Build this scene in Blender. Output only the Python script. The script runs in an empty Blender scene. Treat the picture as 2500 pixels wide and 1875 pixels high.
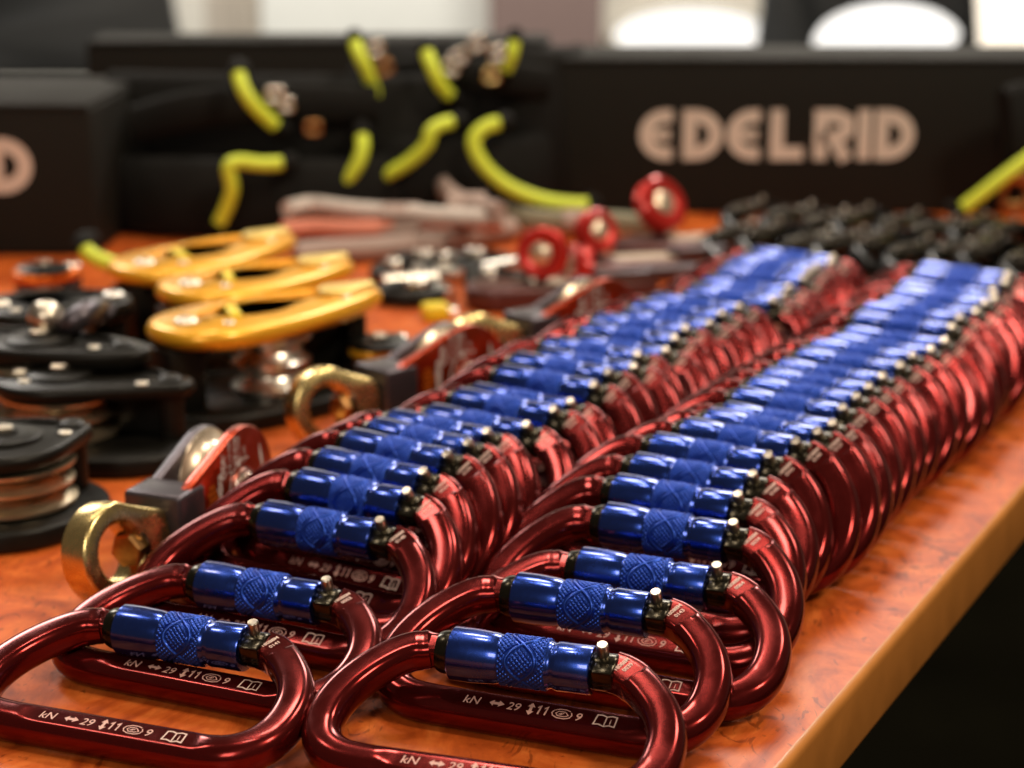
import bpy, bmesh, math, random
from mathutils import Vector, Matrix
random.seed(7)
SC = bpy.context.scene
COL = SC.collection
MM = 0.001
R = math.radians

# ------------------------------------------------------------------ camera
PITCH, CAMH, FPX = 0.2614831, 256.246, 5000.0      # camera 258 mm above the table top
cam_d = bpy.data.cameras.new('camera'); cam = bpy.data.objects.new('camera', cam_d); COL.objects.link(cam)
cam.location = (0, 0, CAMH*MM); cam.rotation_euler = (math.pi/2-PITCH, 0, 0)
cam_d.sensor_width = 36; cam_d.lens = 72; cam_d.clip_start = 0.01; cam_d.clip_end = 60
cam_d.dof.use_dof = True; cam_d.dof.focus_distance = 0.606; cam_d.dof.aperture_fstop = 9.6
SC.camera = cam
# ------------------------------------------------------------------ room light
w = bpy.data.worlds.new('World'); SC.world = w; w.use_nodes = True
w.node_tree.nodes['Background'].inputs[0].default_value = (0.9, 0.72, 0.55, 1)
w.node_tree.nodes['Background'].inputs[1].default_value = 0.11
SC.view_settings.view_transform = 'Standard'; SC.view_settings.look = 'None'
SC.view_settings.exposure = 0.0; SC.view_settings.gamma = 1.0
def lamp(name, loc, target, sx, sy, power, color):
    d = bpy.data.lights.new(name, 'AREA'); d.shape = 'RECTANGLE'; d.size = sx; d.size_y = sy
    d.energy = power; d.color = color
    o = bpy.data.objects.new(name, d); COL.objects.link(o); o.location = loc
    o.rotation_euler = (Vector(target)-Vector(loc)).to_track_quat('-Z', 'Y').to_euler()
    return o
def spot(x, y, size, power, z=1.75, color=(1.0, 0.86, 0.70)):
    return lamp('ceiling_or_fill_lamp', (x, y, z), (x*.5, .2*y+.6, 0), size, size, power, color)
spot(-0.98, 1.08, .22, 4.6)
spot(-0.24, 0.98, .15, 4)
spot(-0.20, 1.66, .24, 7)
spot(0.85, 1.40, .40, 16)
lamp('ceiling_or_fill_lamp', (1.25, -0.15, 1.75), (0.25, 0.75, 0), .4, .4, 24, (1.0, .84, .64))
lamp('ceiling_or_fill_lamp', (-0.5, -1.9, 1.75), (0.0, 1.3, 0), .8, .8, 28, (1.0, .86, .70))  # added fill behind the camera, brightens faces turned towards it
spot(0.60, 3.00, .60, 26, color=(1, .92, .82))
spot(-1.50, 3.20, .60, 26, color=(1, .93, .85))
lamp('ceiling_or_fill_lamp', (0.9, 4.7, 1.75), (0.9, 6.2, 0), 1.0, .5, 60, (1, .95, .9))  # added lamp near the wall, brightens the far background
lamp('ceiling_or_fill_lamp', (-1.2, 4.4, 1.75), (-0.7, 6.2, -.2), 1.0, .5, 80, (1, .97, .93))  # added lamp, aimed to brighten the display board and wall

# ------------------------------------------------------------------ material helpers
def mat(name, col, metallic=0.0, rough=0.5, coat=0.0, var=0.12, scale=60.0, rvar=0.08, bump=0.0, bscale=400.0, emit=None, spec=0.5, sheen=0.0, coatr=.10, indiv=0):
    m = bpy.data.materials.new(name); m.use_nodes = True
    nt = m.node_tree; b = nt.nodes['Principled BSDF']
    tc = nt.nodes.new('ShaderNodeTexCoord')
    nz = nt.nodes.new('ShaderNodeTexNoise'); nz.inputs['Scale'].default_value = scale; nz.inputs['Detail'].default_value = 5
    nt.links.new(tc.outputs['Object'], nz.inputs['Vector'])
    mr = nt.nodes.new('ShaderNodeMapRange'); mr.inputs['To Min'].default_value = 1-var; mr.inputs['To Max'].default_value = 1+var
    nt.links.new(nz.outputs['Fac'], mr.inputs['Value'])
    mx = nt.nodes.new('ShaderNodeVectorMath'); mx.operation = 'SCALE'; mx.inputs[0].default_value = col[:3]
    nt.links.new(mr.outputs[0], mx.inputs['Scale']); nt.links.new(mx.outputs[0], b.inputs['Base Color'])
    mr2 = nt.nodes.new('ShaderNodeMapRange'); mr2.inputs['To Min'].default_value = max(0.03, rough-rvar); mr2.inputs['To Max'].default_value = rough+rvar
    nt.links.new(nz.outputs['Fac'], mr2.inputs['Value']); nt.links.new(mr2.outputs[0], b.inputs['Roughness'])
    if indiv:
        oi = nt.nodes.new('ShaderNodeObjectInfo'); ma = nt.nodes.new('ShaderNodeMath'); ma.operation = 'MULTIPLY_ADD'; ma.inputs[1].default_value = indiv*2; ma.inputs[2].default_value = 1-indiv
        nt.links.new(oi.outputs['Random'], ma.inputs[0]); mb = nt.nodes.new('ShaderNodeVectorMath'); mb.operation = 'SCALE'
        nt.links.new(mx.outputs[0], mb.inputs[0]); nt.links.new(ma.outputs[0], mb.inputs['Scale']); nt.links.new(mb.outputs[0], b.inputs['Base Color'])
        sm = nt.nodes.new('ShaderNodeTexNoise'); sm.inputs['Scale'].default_value = 70; sm.inputs['Detail'].default_value = 3; sm.noise_dimensions = '4D'
        nt.links.new(tc.outputs['Object'], sm.inputs['Vector']); nt.links.new(oi.outputs['Random'], sm.inputs['W'])
        mc = nt.nodes.new('ShaderNodeMapRange'); mc.inputs['From Min'].default_value = .45; mc.inputs['From Max'].default_value = .75; mc.inputs['To Min'].default_value = 0; mc.inputs['To Max'].default_value = .14
        nt.links.new(sm.outputs['Fac'], mc.inputs['Value']); md = nt.nodes.new('ShaderNodeMath'); nt.links.new(mc.outputs[0], md.inputs[0]); nt.links.new(mr2.outputs[0], md.inputs[1]); nt.links.new(md.outputs[0], b.inputs['Roughness'])
    b.inputs['Metallic'].default_value = metallic; b.inputs['Coat Weight'].default_value = coat; b.inputs['Coat Roughness'].default_value = coatr
    b.inputs['Specular IOR Level'].default_value = spec
    if sheen: b.inputs['Sheen Weight'].default_value = sheen
    if bump:
        n2 = nt.nodes.new('ShaderNodeTexNoise'); n2.inputs['Scale'].default_value = bscale; n2.inputs['Detail'].default_value = 3
        nt.links.new(tc.outputs['Object'], n2.inputs['Vector'])
        bp = nt.nodes.new('ShaderNodeBump'); bp.inputs['Strength'].default_value = bump; bp.inputs['Distance'].default_value = 0.0005
        nt.links.new(n2.outputs['Fac'], bp.inputs['Height']); nt.links.new(bp.outputs[0], b.inputs['Normal'])
    if emit:
        b.inputs['Emission Color'].default_value = (*col[:3], 1); b.inputs['Emission Strength'].default_value = emit
    return m

def wood_mat():
    m = bpy.data.materials.new('cherry_burl_laminate'); m.use_nodes = True
    nt = m.node_tree; N = nt.nodes.new; L = nt.links.new; b = nt.nodes['Principled BSDF']; b.inputs['Specular IOR Level'].default_value = .32
    tc = N('ShaderNodeTexCoord')
    mp = N('ShaderNodeMapping'); mp.inputs['Rotation'].default_value = (0, 0, R(-28)); mp.inputs['Scale'].default_value = (1.25, .8, 1)
    L(tc.outputs['Object'], mp.inputs['Vector'])
    n1 = N('ShaderNodeTexNoise'); n1.inputs['Scale'].default_value = 20; n1.inputs['Detail'].default_value = 6; n1.inputs['Roughness'].default_value = .6; n1.inputs['Distortion'].default_value = 3.0
    L(mp.outputs[0], n1.inputs['Vector'])
    r1 = N('ShaderNodeValToRGB'); e = r1.color_ramp.elements
    e[0].position = .28; e[0].color = (.30, .042, .006, 1); e[1].position = .72; e[1].color = (.74, .185, .034, 1)
    x = e.new(.5); x.color = (.56, .105, .015, 1)
    L(n1.outputs['Fac'], r1.inputs['Fac'])
    # fine pores running with the grain
    mp2 = N('ShaderNodeMapping'); mp2.inputs['Rotation'].default_value = (0, 0, R(-28)); mp2.inputs['Scale'].default_value = (300, 120, 110)
    L(tc.outputs['Object'], mp2.inputs['Vector'])
    n2 = N('ShaderNodeTexNoise'); n2.inputs['Scale'].default_value = 1.0; n2.inputs['Detail'].default_value = 4; n2.inputs['Distortion'].default_value = .6
    L(mp2.outputs[0], n2.inputs['Vector'])
    r2 = N('ShaderNodeValToRGB'); e = r2.color_ramp.elements
    e[0].position = .36; e[0].color = (.90, .88, .87, 1); e[1].position = .52; e[1].color = (1, 1, 1, 1)
    L(n2.outputs['Fac'], r2.inputs['Fac'])
    m1 = N('ShaderNodeMix'); m1.data_type = 'RGBA'; m1.blend_type = 'MULTIPLY'; m1.inputs[0].default_value = 1
    L(r1.outputs[0], m1.inputs[6]); L(r2.outputs[0], m1.inputs[7])
    # dark burl flecks, gathered in patches
    mp3 = N('ShaderNodeMapping'); mp3.inputs['Rotation'].default_value = (0, 0, R(-40)); mp3.inputs['Scale'].default_value = (130, 62, 55)
    L(tc.outputs['Object'], mp3.inputs['Vector'])
    n3 = N('ShaderNodeTexNoise'); n3.inputs['Scale'].default_value = 1.0; n3.inputs['Detail'].default_value = 5; n3.inputs['Distortion'].default_value = 2.4
    L(mp3.outputs[0], n3.inputs['Vector'])
    n4 = N('ShaderNodeTexNoise'); n4.inputs['Scale'].default_value = 13; n4.inputs['Detail'].default_value = 2
    L(tc.outputs['Object'], n4.inputs['Vector'])
    ad = N('ShaderNodeMath'); ad.operation = 'MULTIPLY_ADD'; ad.inputs[1].default_value = .45; L(n4.outputs['Fac'], ad.inputs[0]); L(n3.outputs['Fac'], ad.inputs[2])
    r3 = N('ShaderNodeValToRGB'); e = r3.color_ramp.elements
    e[0].position = .835; e[0].color = (1, 1, 1, 1); e[1].position = .90; e[1].color = (.22, .15, .13, 1)
    L(ad.outputs[0], r3.inputs['Fac'])
    m2 = N('ShaderNodeMix'); m2.data_type = 'RGBA'; m2.blend_type = 'MULTIPLY'; m2.inputs[0].default_value = .6
    L(m1.outputs[2], m2.inputs[6]); L(r3.outputs[0], m2.inputs[7]); L(m2.outputs[2], b.inputs['Base Color'])
    n5 = N('ShaderNodeTexNoise'); n5.inputs['Scale'].default_value = 30; n5.inputs['Detail'].default_value = 4; L(tc.outputs['Object'], n5.inputs['Vector'])
    mr = N('ShaderNodeMapRange'); mr.inputs['To Min'].default_value = .30; mr.inputs['To Max'].default_value = .48; L(n5.outputs['Fac'], mr.inputs['Value']); L(mr.outputs[0], b.inputs['Roughness'])
    bp = N('ShaderNodeBump'); bp.inputs['Strength'].default_value = .10; bp.inputs['Distance'].default_value = .0004; L(n2.outputs['Fac'], bp.inputs['Height']); L(bp.outputs[0], b.inputs['Normal'])
    return m

M = dict(
 red=mat('red_anodized', (.122, .0098, .0090), .80, .155, .12, .06, 500, .03, .012, 3000, spec=.12, coatr=.05, indiv=.10),
 blue=mat('blue_anodized', (.015, .050, .315), .92, .20, .75, .10, 700, .05, .04, 3500, indiv=.08),
 knurl=mat('blue_anodized_knurl', (.022, .068, .40), .9, .36, .1, .08, 700, .04),
 blackox=mat('black_oxide_steel', (.035, .03, .02), .9, .22, 0, .2, 900, .06),
 steel=mat('brushed_steel', (.62, .55, .45), 1, .30, 0, .12, 1500, .06, .05, 4000),
 etch=mat('laser_etching', (.78, .56, .48), 0, .6),
 etchdim=mat('laser_etching_red', (.66, .37, .31), 0, .5),
 wood=wood_mat(),
 band=mat('maple_edge_band', (.50, .185, .034), 0, .42, .15, .22, 60, .06, .05, 300),
 brass=mat('gold_anodized', (.76, .58, .25), 1, .27, 0, .08, 300, .05, .03, 3000),
 bronze=mat('bronze_bolt', (.40, .20, .07), 1, .33, 0, .25, 700, .08, .08, 1500),
 grey=mat('grey_anodized', (.105, .092, .105), .85, .36, 0, .08, 900, .05, .05, 4000),
 orange=mat('orange_anodized', (.36, .035, .006), .85, .30, .2, .10, 500, .05, .03, 3000),
 bright_orange=mat('bright_orange_anodized', (.85, .20, .02), .6, .30),
 white=mat('white_ink', (.72, .62, .58), 0, .6),
 black=mat('black_anodized', (.010, .009, .007), .4, .38, 0, .15, 200, .08, .05, 1500, spec=.25),
 gloss=mat('glossy_black_anodized', (.008, .0075, .0065), .9, .18, 0, .15, 200, .05),
 gun=mat('gunmetal_sleeve', (.16, .145, .12), .95, .22, 0, .15, 200, .05),
 bronze2=mat('dark_worn_bronze', (.50, .41, .28), .9, .3, 0, .15, 120, .08, .04, 900),
 sheave=mat('worn_sheave_metal', (.66, .54, .40), .75, .30, 0, .15, 120, .08, .04, 900),
 gold=mat('golden_yellow_anodized', (.88, .43, .020), .38, .32, .25, .08, 200, .05),
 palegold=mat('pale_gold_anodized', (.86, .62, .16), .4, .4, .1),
 silver=mat('polished_silver', (.75, .70, .62), 1, .28),
 carton=mat('black_carton', (.009, .008, .0055), 0, .7, 0, .15, 30, .08, .05, 200, spec=.2),
 cartontop=mat('carton_print', (.66, .58, .50), 0, .6),
 fabric=mat('black_nylon', (.0055, .005, .004), 0, .85, 0, .3, 150, .05, .3, 1200, spec=.2),
 neon=mat('neon_cord', (.66, .78, .05), 0, .55, 0, .10, 200, .05, .2, 900),
 redplas=mat('red_wheel_metal', (.48, .018, .012), .55, .32, .4),
 maroon=mat('maroon_plate', (.10, .035, .032), .5, .4, .1),
 tan=mat('tan_reflection', (.16, .115, .07), 0, .7),
 beige=mat('beige_label', (.50, .40, .30), 0, .6),
 webwhite=mat('pale_webbing', (.62, .55, .50), 0, .75, 0, .15, 300, .05, .3, 900),
 webpink=mat('salmon_webbing', (.66, .22, .14), 0, .75, 0, .15, 300, .05, .3, 900),
 webgrey=mat('greyish_pink_webbing', (.36, .26, .22), 0, .75, 0, .15, 300, .05, .3, 900),
 webgreen=mat('grey_green_webbing', (.26, .25, .17), 0, .75, 0, .15, 300, .05, .3, 900),
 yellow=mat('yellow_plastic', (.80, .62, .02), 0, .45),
 bluegrey=mat('pale_blue_foil', (.30, .34, .46), .6, .35),
 floor=mat('dark_carpet', (.004, .0035, .002), 0, .95, 0, .5, 6, .02, .3, 300, spec=0),
 wall=mat('cream_wall', (.78, .74, .64), 0, .8, 0, .04, 3),
 chair=mat('dark_grey_plastic', (.055, .060, .064), 0, .5, 0, .1, 8),
 window=mat('bright_window', (1.0, .99, .96), 0, .5, emit=.85),
 creamwin=mat('cream_window', (1.0, .90, .74), 0, .5, emit=1.05),
 board=mat('pale_board', (.74, .74, .67), 0, .7),
 mauve=mat('mauve_curtain', (.22, .15, .13), 0, .8),
 post=mat('beige_post', (.50, .44, .36), 0, .7),
)

# ------------------------------------------------------------------ mesh helpers (all in millimetres)
def finish(name, bm, m, parent=None, smooth=35):
    bmesh.ops.recalc_face_normals(bm, faces=bm.faces)
    for v in bm.verts: v.co *= MM
    me = bpy.data.meshes.new(name); bm.to_mesh(me); bm.free()
    me.materials.append(m)
    if smooth:
        for p in me.polygons: p.use_smooth = True
        me.set_sharp_from_angle(angle=R(smooth))
    o = bpy.data.objects.new(name, me); COL.objects.link(o)
    if parent: o.parent = parent
    return o
def thing(name, label, cat, loc=(0, 0, 0), mtx=None, group=None):
    o = bpy.data.objects.new(name, None); COL.objects.link(o); o.empty_display_size = .01
    if mtx is not None: o.matrix_world = mtx
    else: o.location = Vector(loc)*MM
    o['label'] = label; o['category'] = cat
    if group: o['group'] = group
    return o
def frame(o, u, v, n): 
    m = Matrix.Identity(4)
    for i in range(3): m[i][0], m[i][1], m[i][2], m[i][3] = u[i], v[i], n[i], o[i]*MM
    return m
def copy_tree(o, label=None, parent=None):
    c = o.copy(); COL.objects.link(c)
    if parent: c.parent = parent
    if label: c['label'] = label
    for ch in o.children: copy_tree(ch, None, c)
    return c
def box(bm, x0, x1, y0, y1, z0, z1, bev=0, seg=2):
    r = bmesh.ops.create_cube(bm, size=1); vs = r['verts']
    for v in vs: v.co = Vector(((x0+x1)/2+v.co.x*(x1-x0), (y0+y1)/2+v.co.y*(y1-y0), (z0+z1)/2+v.co.z*(z1-z0)))
    if bev:
        es = list({e for v in vs for e in v.link_edges})
        bmesh.ops.bevel(bm, geom=es, offset=bev, segments=seg, affect='EDGES', profile=.5)
def lathe(bm, prof, n=40, mtx=None, cap=True):
    """prof: (radius, height) along local z, revolved"""
    rings = []
    for r, z in prof:
        ring = []
        for i in range(n):
            a = 2*math.pi*i/n; p = Vector((r*math.cos(a), r*math.sin(a), z))
            ring.append(bm.verts.new(mtx @ p if mtx else p))
        rings.append(ring)
    for a, b in zip(rings, rings[1:]):
        for i in range(n): bm.faces.new((a[i], a[(i+1) % n], b[(i+1) % n], b[i]))
    if cap:
        bm.faces.new(rings[0][::-1]); bm.faces.new(rings[-1])
    return rings
def ringlathe(bm, prof, n=48, mtx=None):
    """closed profile revolved into a ring"""
    rings = []
    for r, z in prof:
        rings.append([bm.verts.new((mtx @ Vector((r*math.cos(2*math.pi*i/n), r*math.sin(2*math.pi*i/n), z))) if mtx else Vector((r*math.cos(2*math.pi*i/n), r*math.sin(2*math.pi*i/n), z))) for i in range(n)])
    k = len(rings)
    for j in range(k):
        a, b = rings[j], rings[(j+1) % k]
        for i in range(n): bm.faces.new((a[i], a[(i+1) % n], b[(i+1) % n], b[i]))
def catmull(pts, sub=8, closed=False):
    P = [Vector(p) for p in pts]; out = []; n = len(P)
    rng = range(n if closed else n-1)
    for i in rng:
        p0 = P[(i-1) % n] if closed or i > 0 else P[0]*2-P[1]
        p1 = P[i]; p2 = P[(i+1) % n]
        p3 = P[(i+2) % n] if closed or i+2 < n else P[-1]*2-P[-2]
        for k in range(sub):
            t = k/sub
            out.append(.5*((2*p1)+(p2-p0)*t+(2*p0-5*p1+4*p2-p3)*t*t+(3*p1-p0-3*p2+p3)*t**3))
    if not closed: out.append(P[-1].copy())
    return out
def tube(bm, pts, r, n=10, closed=False):
    rings = []; N = len(pts); up = Vector((0, 0, 1)); prev = None
    for i, p in enumerate(pts):
        a = pts[(i-1) % N] if closed else pts[max(i-1, 0)]; b = pts[(i+1) % N] if closed else pts[min(i+1, N-1)]
        t = (b-a).normalized()
        if prev is None:
            s = t.cross(up); s = s if s.length > .05 else t.cross(Vector((1, 0, 0)))
        else: s = prev-t*prev.dot(t)
        s.normalize(); prev = s; q = t.cross(s)
        rings.append([bm.verts.new(p+(s*math.cos(2*math.pi*k/n)+q*math.sin(2*math.pi*k/n))*r) for k in range(n)])
    for j in range(N if closed else N-1):
        a, b = rings[j], rings[(j+1) % N]
        for k in range(n): bm.faces.new((a[k], a[(k+1) % n], b[(k+1) % n], b[k]))
    if not closed:
        bm.faces.new(rings[0][::-1]); bm.faces.new(rings[-1])
def ribbon(bm, pts, wdir, width, th, closed=False, round_=.35):
    """flat strap: cross-section width along wdir, thickness across"""
    N = len(pts); wd = Vector(wdir).normalized(); rings = []
    for i, p in enumerate(pts):
        a = pts[(i-1) % N] if closed else pts[max(i-1, 0)]; b = pts[(i+1) % N] if closed else pts[min(i+1, N-1)]
        t = (b-a).normalized(); s = t.cross(wd).normalized(); q = s.cross(t).normalized()
        W, T = width/2, th/2; c = T*round_*2
        sec = [(W, T-c), (W-c, T), (-W+c, T), (-W, T-c), (-W, -T+c), (-W+c, -T), (W-c, -T), (W, -T+c)]
        rings.append([bm.verts.new(p+q*x+s*y) for x, y in sec])
    k = 8
    for j in range(N if closed else N-1):
        a, b = rings[j], rings[(j+1) % N]
        for i in range(k): bm.faces.new((a[i], a[(i+1) % k], b[(i+1) % k], b[i]))
    if not closed:
        bm.faces.new(rings[0][::-1]); bm.faces.new(rings[-1])
def plate(bm, outer, z0, z1, inner=None, bev=1.2):
    """flat plate with rounded rim; inner is an optional opening with the same number of points"""
    n = len(outer); c = sum((Vector((*p, 0)) for p in outer), Vector())/n
    def ring(pts, z, off, cc):
        out = []
        for p in pts:
            q = Vector((*p, 0)); d = (cc-q).normalized()*off; out.append(bm.verts.new((q.x+d.x, q.y+d.y, z)))
        return out
    O = [ring(outer, z0, bev, c), ring(outer, z0+bev, 0, c), ring(outer, z1-bev, 0, c), ring(outer, z1-bev*.3, bev*.4, c), ring(outer, z1, bev, c)]
    for a, b in zip(O, O[1:]):
        for i in range(n): bm.faces.new((a[i], a[(i+1) % n], b[(i+1) % n], b[i]))
    if inner:
        ci = sum((Vector((*p, 0)) for p in inner), Vector())/n
        I = [ring(inner, z0, -bev, ci), ring(inner, z0+bev, 0, ci), ring(inner, z1-bev, 0, ci), ring(inner, z1, -bev, ci)]
        for a, b in zip(I, I[1:]):
            for i in range(n): bm.faces.new((a[i], b[i], b[(i+1) % n], a[(i+1) % n]))
        for a, b in ((O[0], I[0]), (O[-1], I[-1])):
            for i in range(n): bm.faces.new((a[i], a[(i+1) % n], b[(i+1) % n], b[i]))
    else:
        bm.faces.new(O[0][::-1]); bm.faces.new(O[-1])
def hull2(r1, L, r2, n=48):
    """outline round a circle r1 at x=0 and a circle r2 at x=L"""
    a = math.acos((r1-r2)/L); out = []; h = n//2
    for i in range(h):
        t = a+(2*math.pi-2*a)*i/(h-1); out.append((r1*math.cos(t), r1*math.sin(t)))
    for i in range(n-h):
        t = -a+2*a*i/(n-h-1); out.append((L+r2*math.cos(t), r2*math.sin(t)))
    return out
def stroke(bm, pts, width, z=0, closed=False, T=None):
    """flat drawn line"""
    P = [Vector((x, y, 0)) for x, y in pts]; N = len(P); vs = []
    for i, p in enumerate(P):
        a = P[(i-1) % N] if closed or i else p; b = P[(i+1) % N] if closed or i < N-1 else p
        d1 = (p-a).normalized() if (p-a).length > 1e-6 else (b-p).normalized(); d2 = (b-p).normalized() if (b-p).length > 1e-6 else d1
        t = (d1+d2).normalized(); s = Vector((-t.y, t.x, 0)); k = max(.5, abs(t.dot(d1)))
        vs.append([Vector((p.x, p.y, z))+s*width/2/k, Vector((p.x, p.y, z))-s*width/2/k])
    V = [[bm.verts.new(T @ q if T else q) for q in pr] for pr in vs]
    for i in range(N if closed else N-1):
        a, b = V[i], V[(i+1) % N]; bm.faces.new((a[0], a[1], b[1], b[0]))
def poly(bm, pts, z=0, T=None):
    bm.faces.new([bm.verts.new(T @ Vector((x, y, z)) if T else Vector((x, y, z))) for x, y in pts])
def text(bm, s, size, T, shear=0, align='LEFT', fat=0.0, sx=1.0):
    """flat lettering in the built-in typeface, size = cap height in mm"""
    c = bpy.data.curves.new('lettering', 'FONT'); c.body = s; c.size = size/0.69; c.shear = shear; c.align_x = align; c.resolution_u = 3; c.offset = fat*size
    o = bpy.data.objects.new('lettering', c); COL.objects.link(o)
    me = o.to_mesh()
    vs = [bm.verts.new(T @ Vector((v.co.x*sx, v.co.y, 0))) for v in me.vertices]
    for p in me.polygons:
        try: bm.faces.new([vs[i] for i in p.vertices])
        except ValueError: pass
    o.to_mesh_clear(); bpy.data.objects.remove(o); bpy.data.curves.remove(c)
def flat(name, bm, m, parent):
    for f in bm.faces:
        f.normal_update()
    return finish(name, bm, m, parent, smooth=0)
# pixel of the 2500 x 1875 picture -> point on the plane z (at) or Y (aty), millimetres
def _ray(x, y):
    X, Y = (x-1250)/FPX, -(y-937.5)/FPX; c, s = math.cos(PITCH), math.sin(PITCH)
    return Vector((X, c+Y*s, -s+Y*c))
def at(x, y, z=0.0):
    r = _ray(x, y); return Vector((0, 0, CAMH))+r*((z-CAMH)/r.z)
def aty(x, y, Y):
    r = _ray(x, y); return Vector((0, 0, CAMH))+r*(Y/r.y)

# ------------------------------------------------------------------ setting: floor, wall, table
bm = bmesh.new(); box(bm, -6000, 6000, -2500, 6300, -760, -740); o = finish('floor', bm, M['floor'], smooth=0); o['kind'] = 'structure'
bm = bmesh.new(); box(bm, -6000, 6000, 6300, 6400, -740, 1900); wall = finish('wall', bm, M['wall'], smooth=0); wall['kind'] = 'structure'
EA, EB = Vector((74.37, 534.79, 0)), Vector((210.32, 802.31, 0)); ED = (EB-EA).normalized(); EN = Vector((ED.y, -ED.x, 0))
table = thing('table', 'cherry burl table top with a pale wooden edge under all the climbing gear', 'table', (0, 900, 0))
def tpoly(bm, pts, z0, z1):
    a = [bm.verts.new((x, y-900, z0)) for x, y in pts]; b = [bm.verts.new((x, y-900, z1)) for x, y in pts]; n = len(pts)
    bm.faces.new(a[::-1]); bm.faces.new(b)
    for i in range(n): bm.faces.new((a[i], a[(i+1) % n], b[(i+1) % n], b[i]))
e0, e1 = EA-ED*560, EA+ED*1250
bm = bmesh.new(); tpoly(bm, [(e0.x, e0.y), (e1.x, e1.y), (-1100, e1.y), (-1100, e0.y)], -25, 0)
finish('tabletop', bm, M['wood'], table, smooth=0)
bm = bmesh.new()
prof = [(0, .15), (.9, .1), (1.9, -.5), (2.5, -1.6), (2.6, -3), (2.6, -22.5), (2.2, -24), (1, -25), (0, -25.1)]
A = [bm.verts.new(e0+EN*x+Vector((0, -900, z))) for x, z in prof]; B = [bm.verts.new(e1+EN*x+Vector((0, -900, z))) for x, z in prof]
for i in range(len(prof)-1): bm.faces.new((A[i], A[i+1], B[i+1], B[i]))
finish('edge_band', bm, M['band'], table, smooth=50)

# ------------------------------------------------------------------ the carabiner
GV = 48.8                                     # gate axis, mm from the spine
def ring_pts(a, b, n, flat_, crown, k=44):
    """section across the bar: superellipse, its faces cut by a milled flat and by the pressed crown"""
    out = []
    for i in range(k):
        t = 2*math.pi*(i+.5)/k; c, s = math.cos(t), math.sin(t)
        x = a*math.copysign(abs(c)**(2/n), c); y = b*math.copysign(abs(s)**(2/n), s)
        lim = b*(1-crown*(.075+.10*((x-.8)/a)**2+(.55*max(0, -(x/a)-.62) if x < 0 else 0)))
        lim = min(lim, flat_)
        ya = abs(y); sm = -math.log(math.exp(-ya*4.5)+math.exp(-lim*4.5))/4.5 if ya > 2 else ya
        out.append((x, math.copysign(min(ya, sm), y)))
    return out
def body_mesh():
    ctrl = [(-13.6, 49.0), (-19, 46.8), (-24, 42.2), (-28.8, 35.4), (-32.4, 27.5), (-34.0, 19.5), (-33.4, 11.5), (-30.2, 5), (-24.5, 1.2), (-17, .1), (-8, 0), (8, 0), (24, 0), (40, 0), (49, .1), (56, 1.8), (61.5, 6.2), (64.4, 12.5), (65, 19.5), (63.8, 27), (60.5, 34.5), (55.5, 41), (50.5, 45.6), (46.5, 48.1), (42.6, 49.3)]
    P = catmull([(x, y, 0) for x, y in ctrl], 6)
    st = [(Vector((-8.0, GV, 0)), Vector((-1, 0, 0)), 4.4, 4.0, 4, 3.7, 0), (Vector((-13.0, GV, 0)), Vector((-1, -.1, 0)), 4.7, 4.2, 4, 3.8, 0)]
    N = len(P); fac = False
    for i, p in enumerate(P):
        t = (P[min(i+1, N-1)]-P[max(i-1, 0)]).normalized()
        if p.x > 43 and p.y > 45.2 and i > N//2 or fac:
            if not fac: st.append((p-t*.01, t, 5.5, 4.4, 5, 4.3, 0)); fac = True
            st.append((p, t, 5.5, 4.4, 5, 4.25, 0)); continue
        q = abs(p.x-19.5)/30 if p.y < 4 else 9         # inside the milled flat of the spine?
        m = 1 if q < .9 else max(0, 1-(q-.9)/.16)
        bend = max(0, min(1, (p.y-3)/9))
        a, b, n = 6.05-.35*bend, 5.75-.3*bend, 2.12+.38*bend
        fl = b-.85*m
        if i < 3: a, b, fl = 5.7, 5.2, 5.2
        st.append((p, t, a, b, n, fl, bend))
    bm = bmesh.new(); rings = []; K = 44
    for p, t, a, b, n, fl, cr in st:
        s = Vector((-t.y, t.x, 0))
        rings.append([bm.verts.new(p+s*x+Vector((0, 0, y))) for x, y in ring_pts(a, b, n, fl, cr)])
    for r0, r1 in zip(rings, rings[1:]):
        for k in range(K): bm.faces.new((r0[k], r0[(k+1) % K], r1[(k+1) % K], r1[k]))
    bm.faces.new(rings[0][::-1]); bm.faces.new(rings[-1])
    return bm
AX = Matrix.Translation((0, GV, 0)) @ Matrix.Rotation(R(90), 4, 'Y')        # lathe z -> gate axis x
def knurl_mesh():
    bm = bmesh.new(); nx, na = 96, 280; x0, x1 = 9.2, 24.0; r0 = 7.35; rings = []
    for i in range(nx+1):
        x = x0+(x1-x0)*i/nx; ring = []
        for k in range(na):
            a = 2*math.pi*k/na
            s = a*8.0; d = 1.65
            f = abs(math.sin(math.pi*(x/d+s/(2*math.pi*8)*math.floor(2*math.pi*8/d))))*abs(math.sin(math.pi*(x/d-s/(2*math.pi*8)*math.floor(2*math.pi*8/d))))
            h = .40*min(1, f*1.7)
            y = 4.5*abs(math.sin(2*a-.17)); q = min(abs(x-16.6-y), abs(x-16.6+y))/max(1, math.hypot(1, 9/8*math.cos(2*a-.17)))
            q *= 1.0
            if q < 1.05: h = .52*math.sqrt(max(0, 1-(q/.5)**2)) if q < .5 else -.05
            e = min(x-x0, x1-x)
            if e < .6: h *= e/.6
            r = r0+h-(.35*(1-min(1, e/.5)))
            ring.append(bm.verts.new(AX @ Vector((r*math.cos(a), r*math.sin(a), x))))
        rings.append(ring)
    for a, b in zip(rings, rings[1:]):
        for k in range(na): bm.faces.new((a[k], a[(k+1) % na], b[(k+1) % na], b[k]))
    return bm
ON = Matrix.Translation((0, 0, 4.98))                                            # on the flat of the spine
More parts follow.
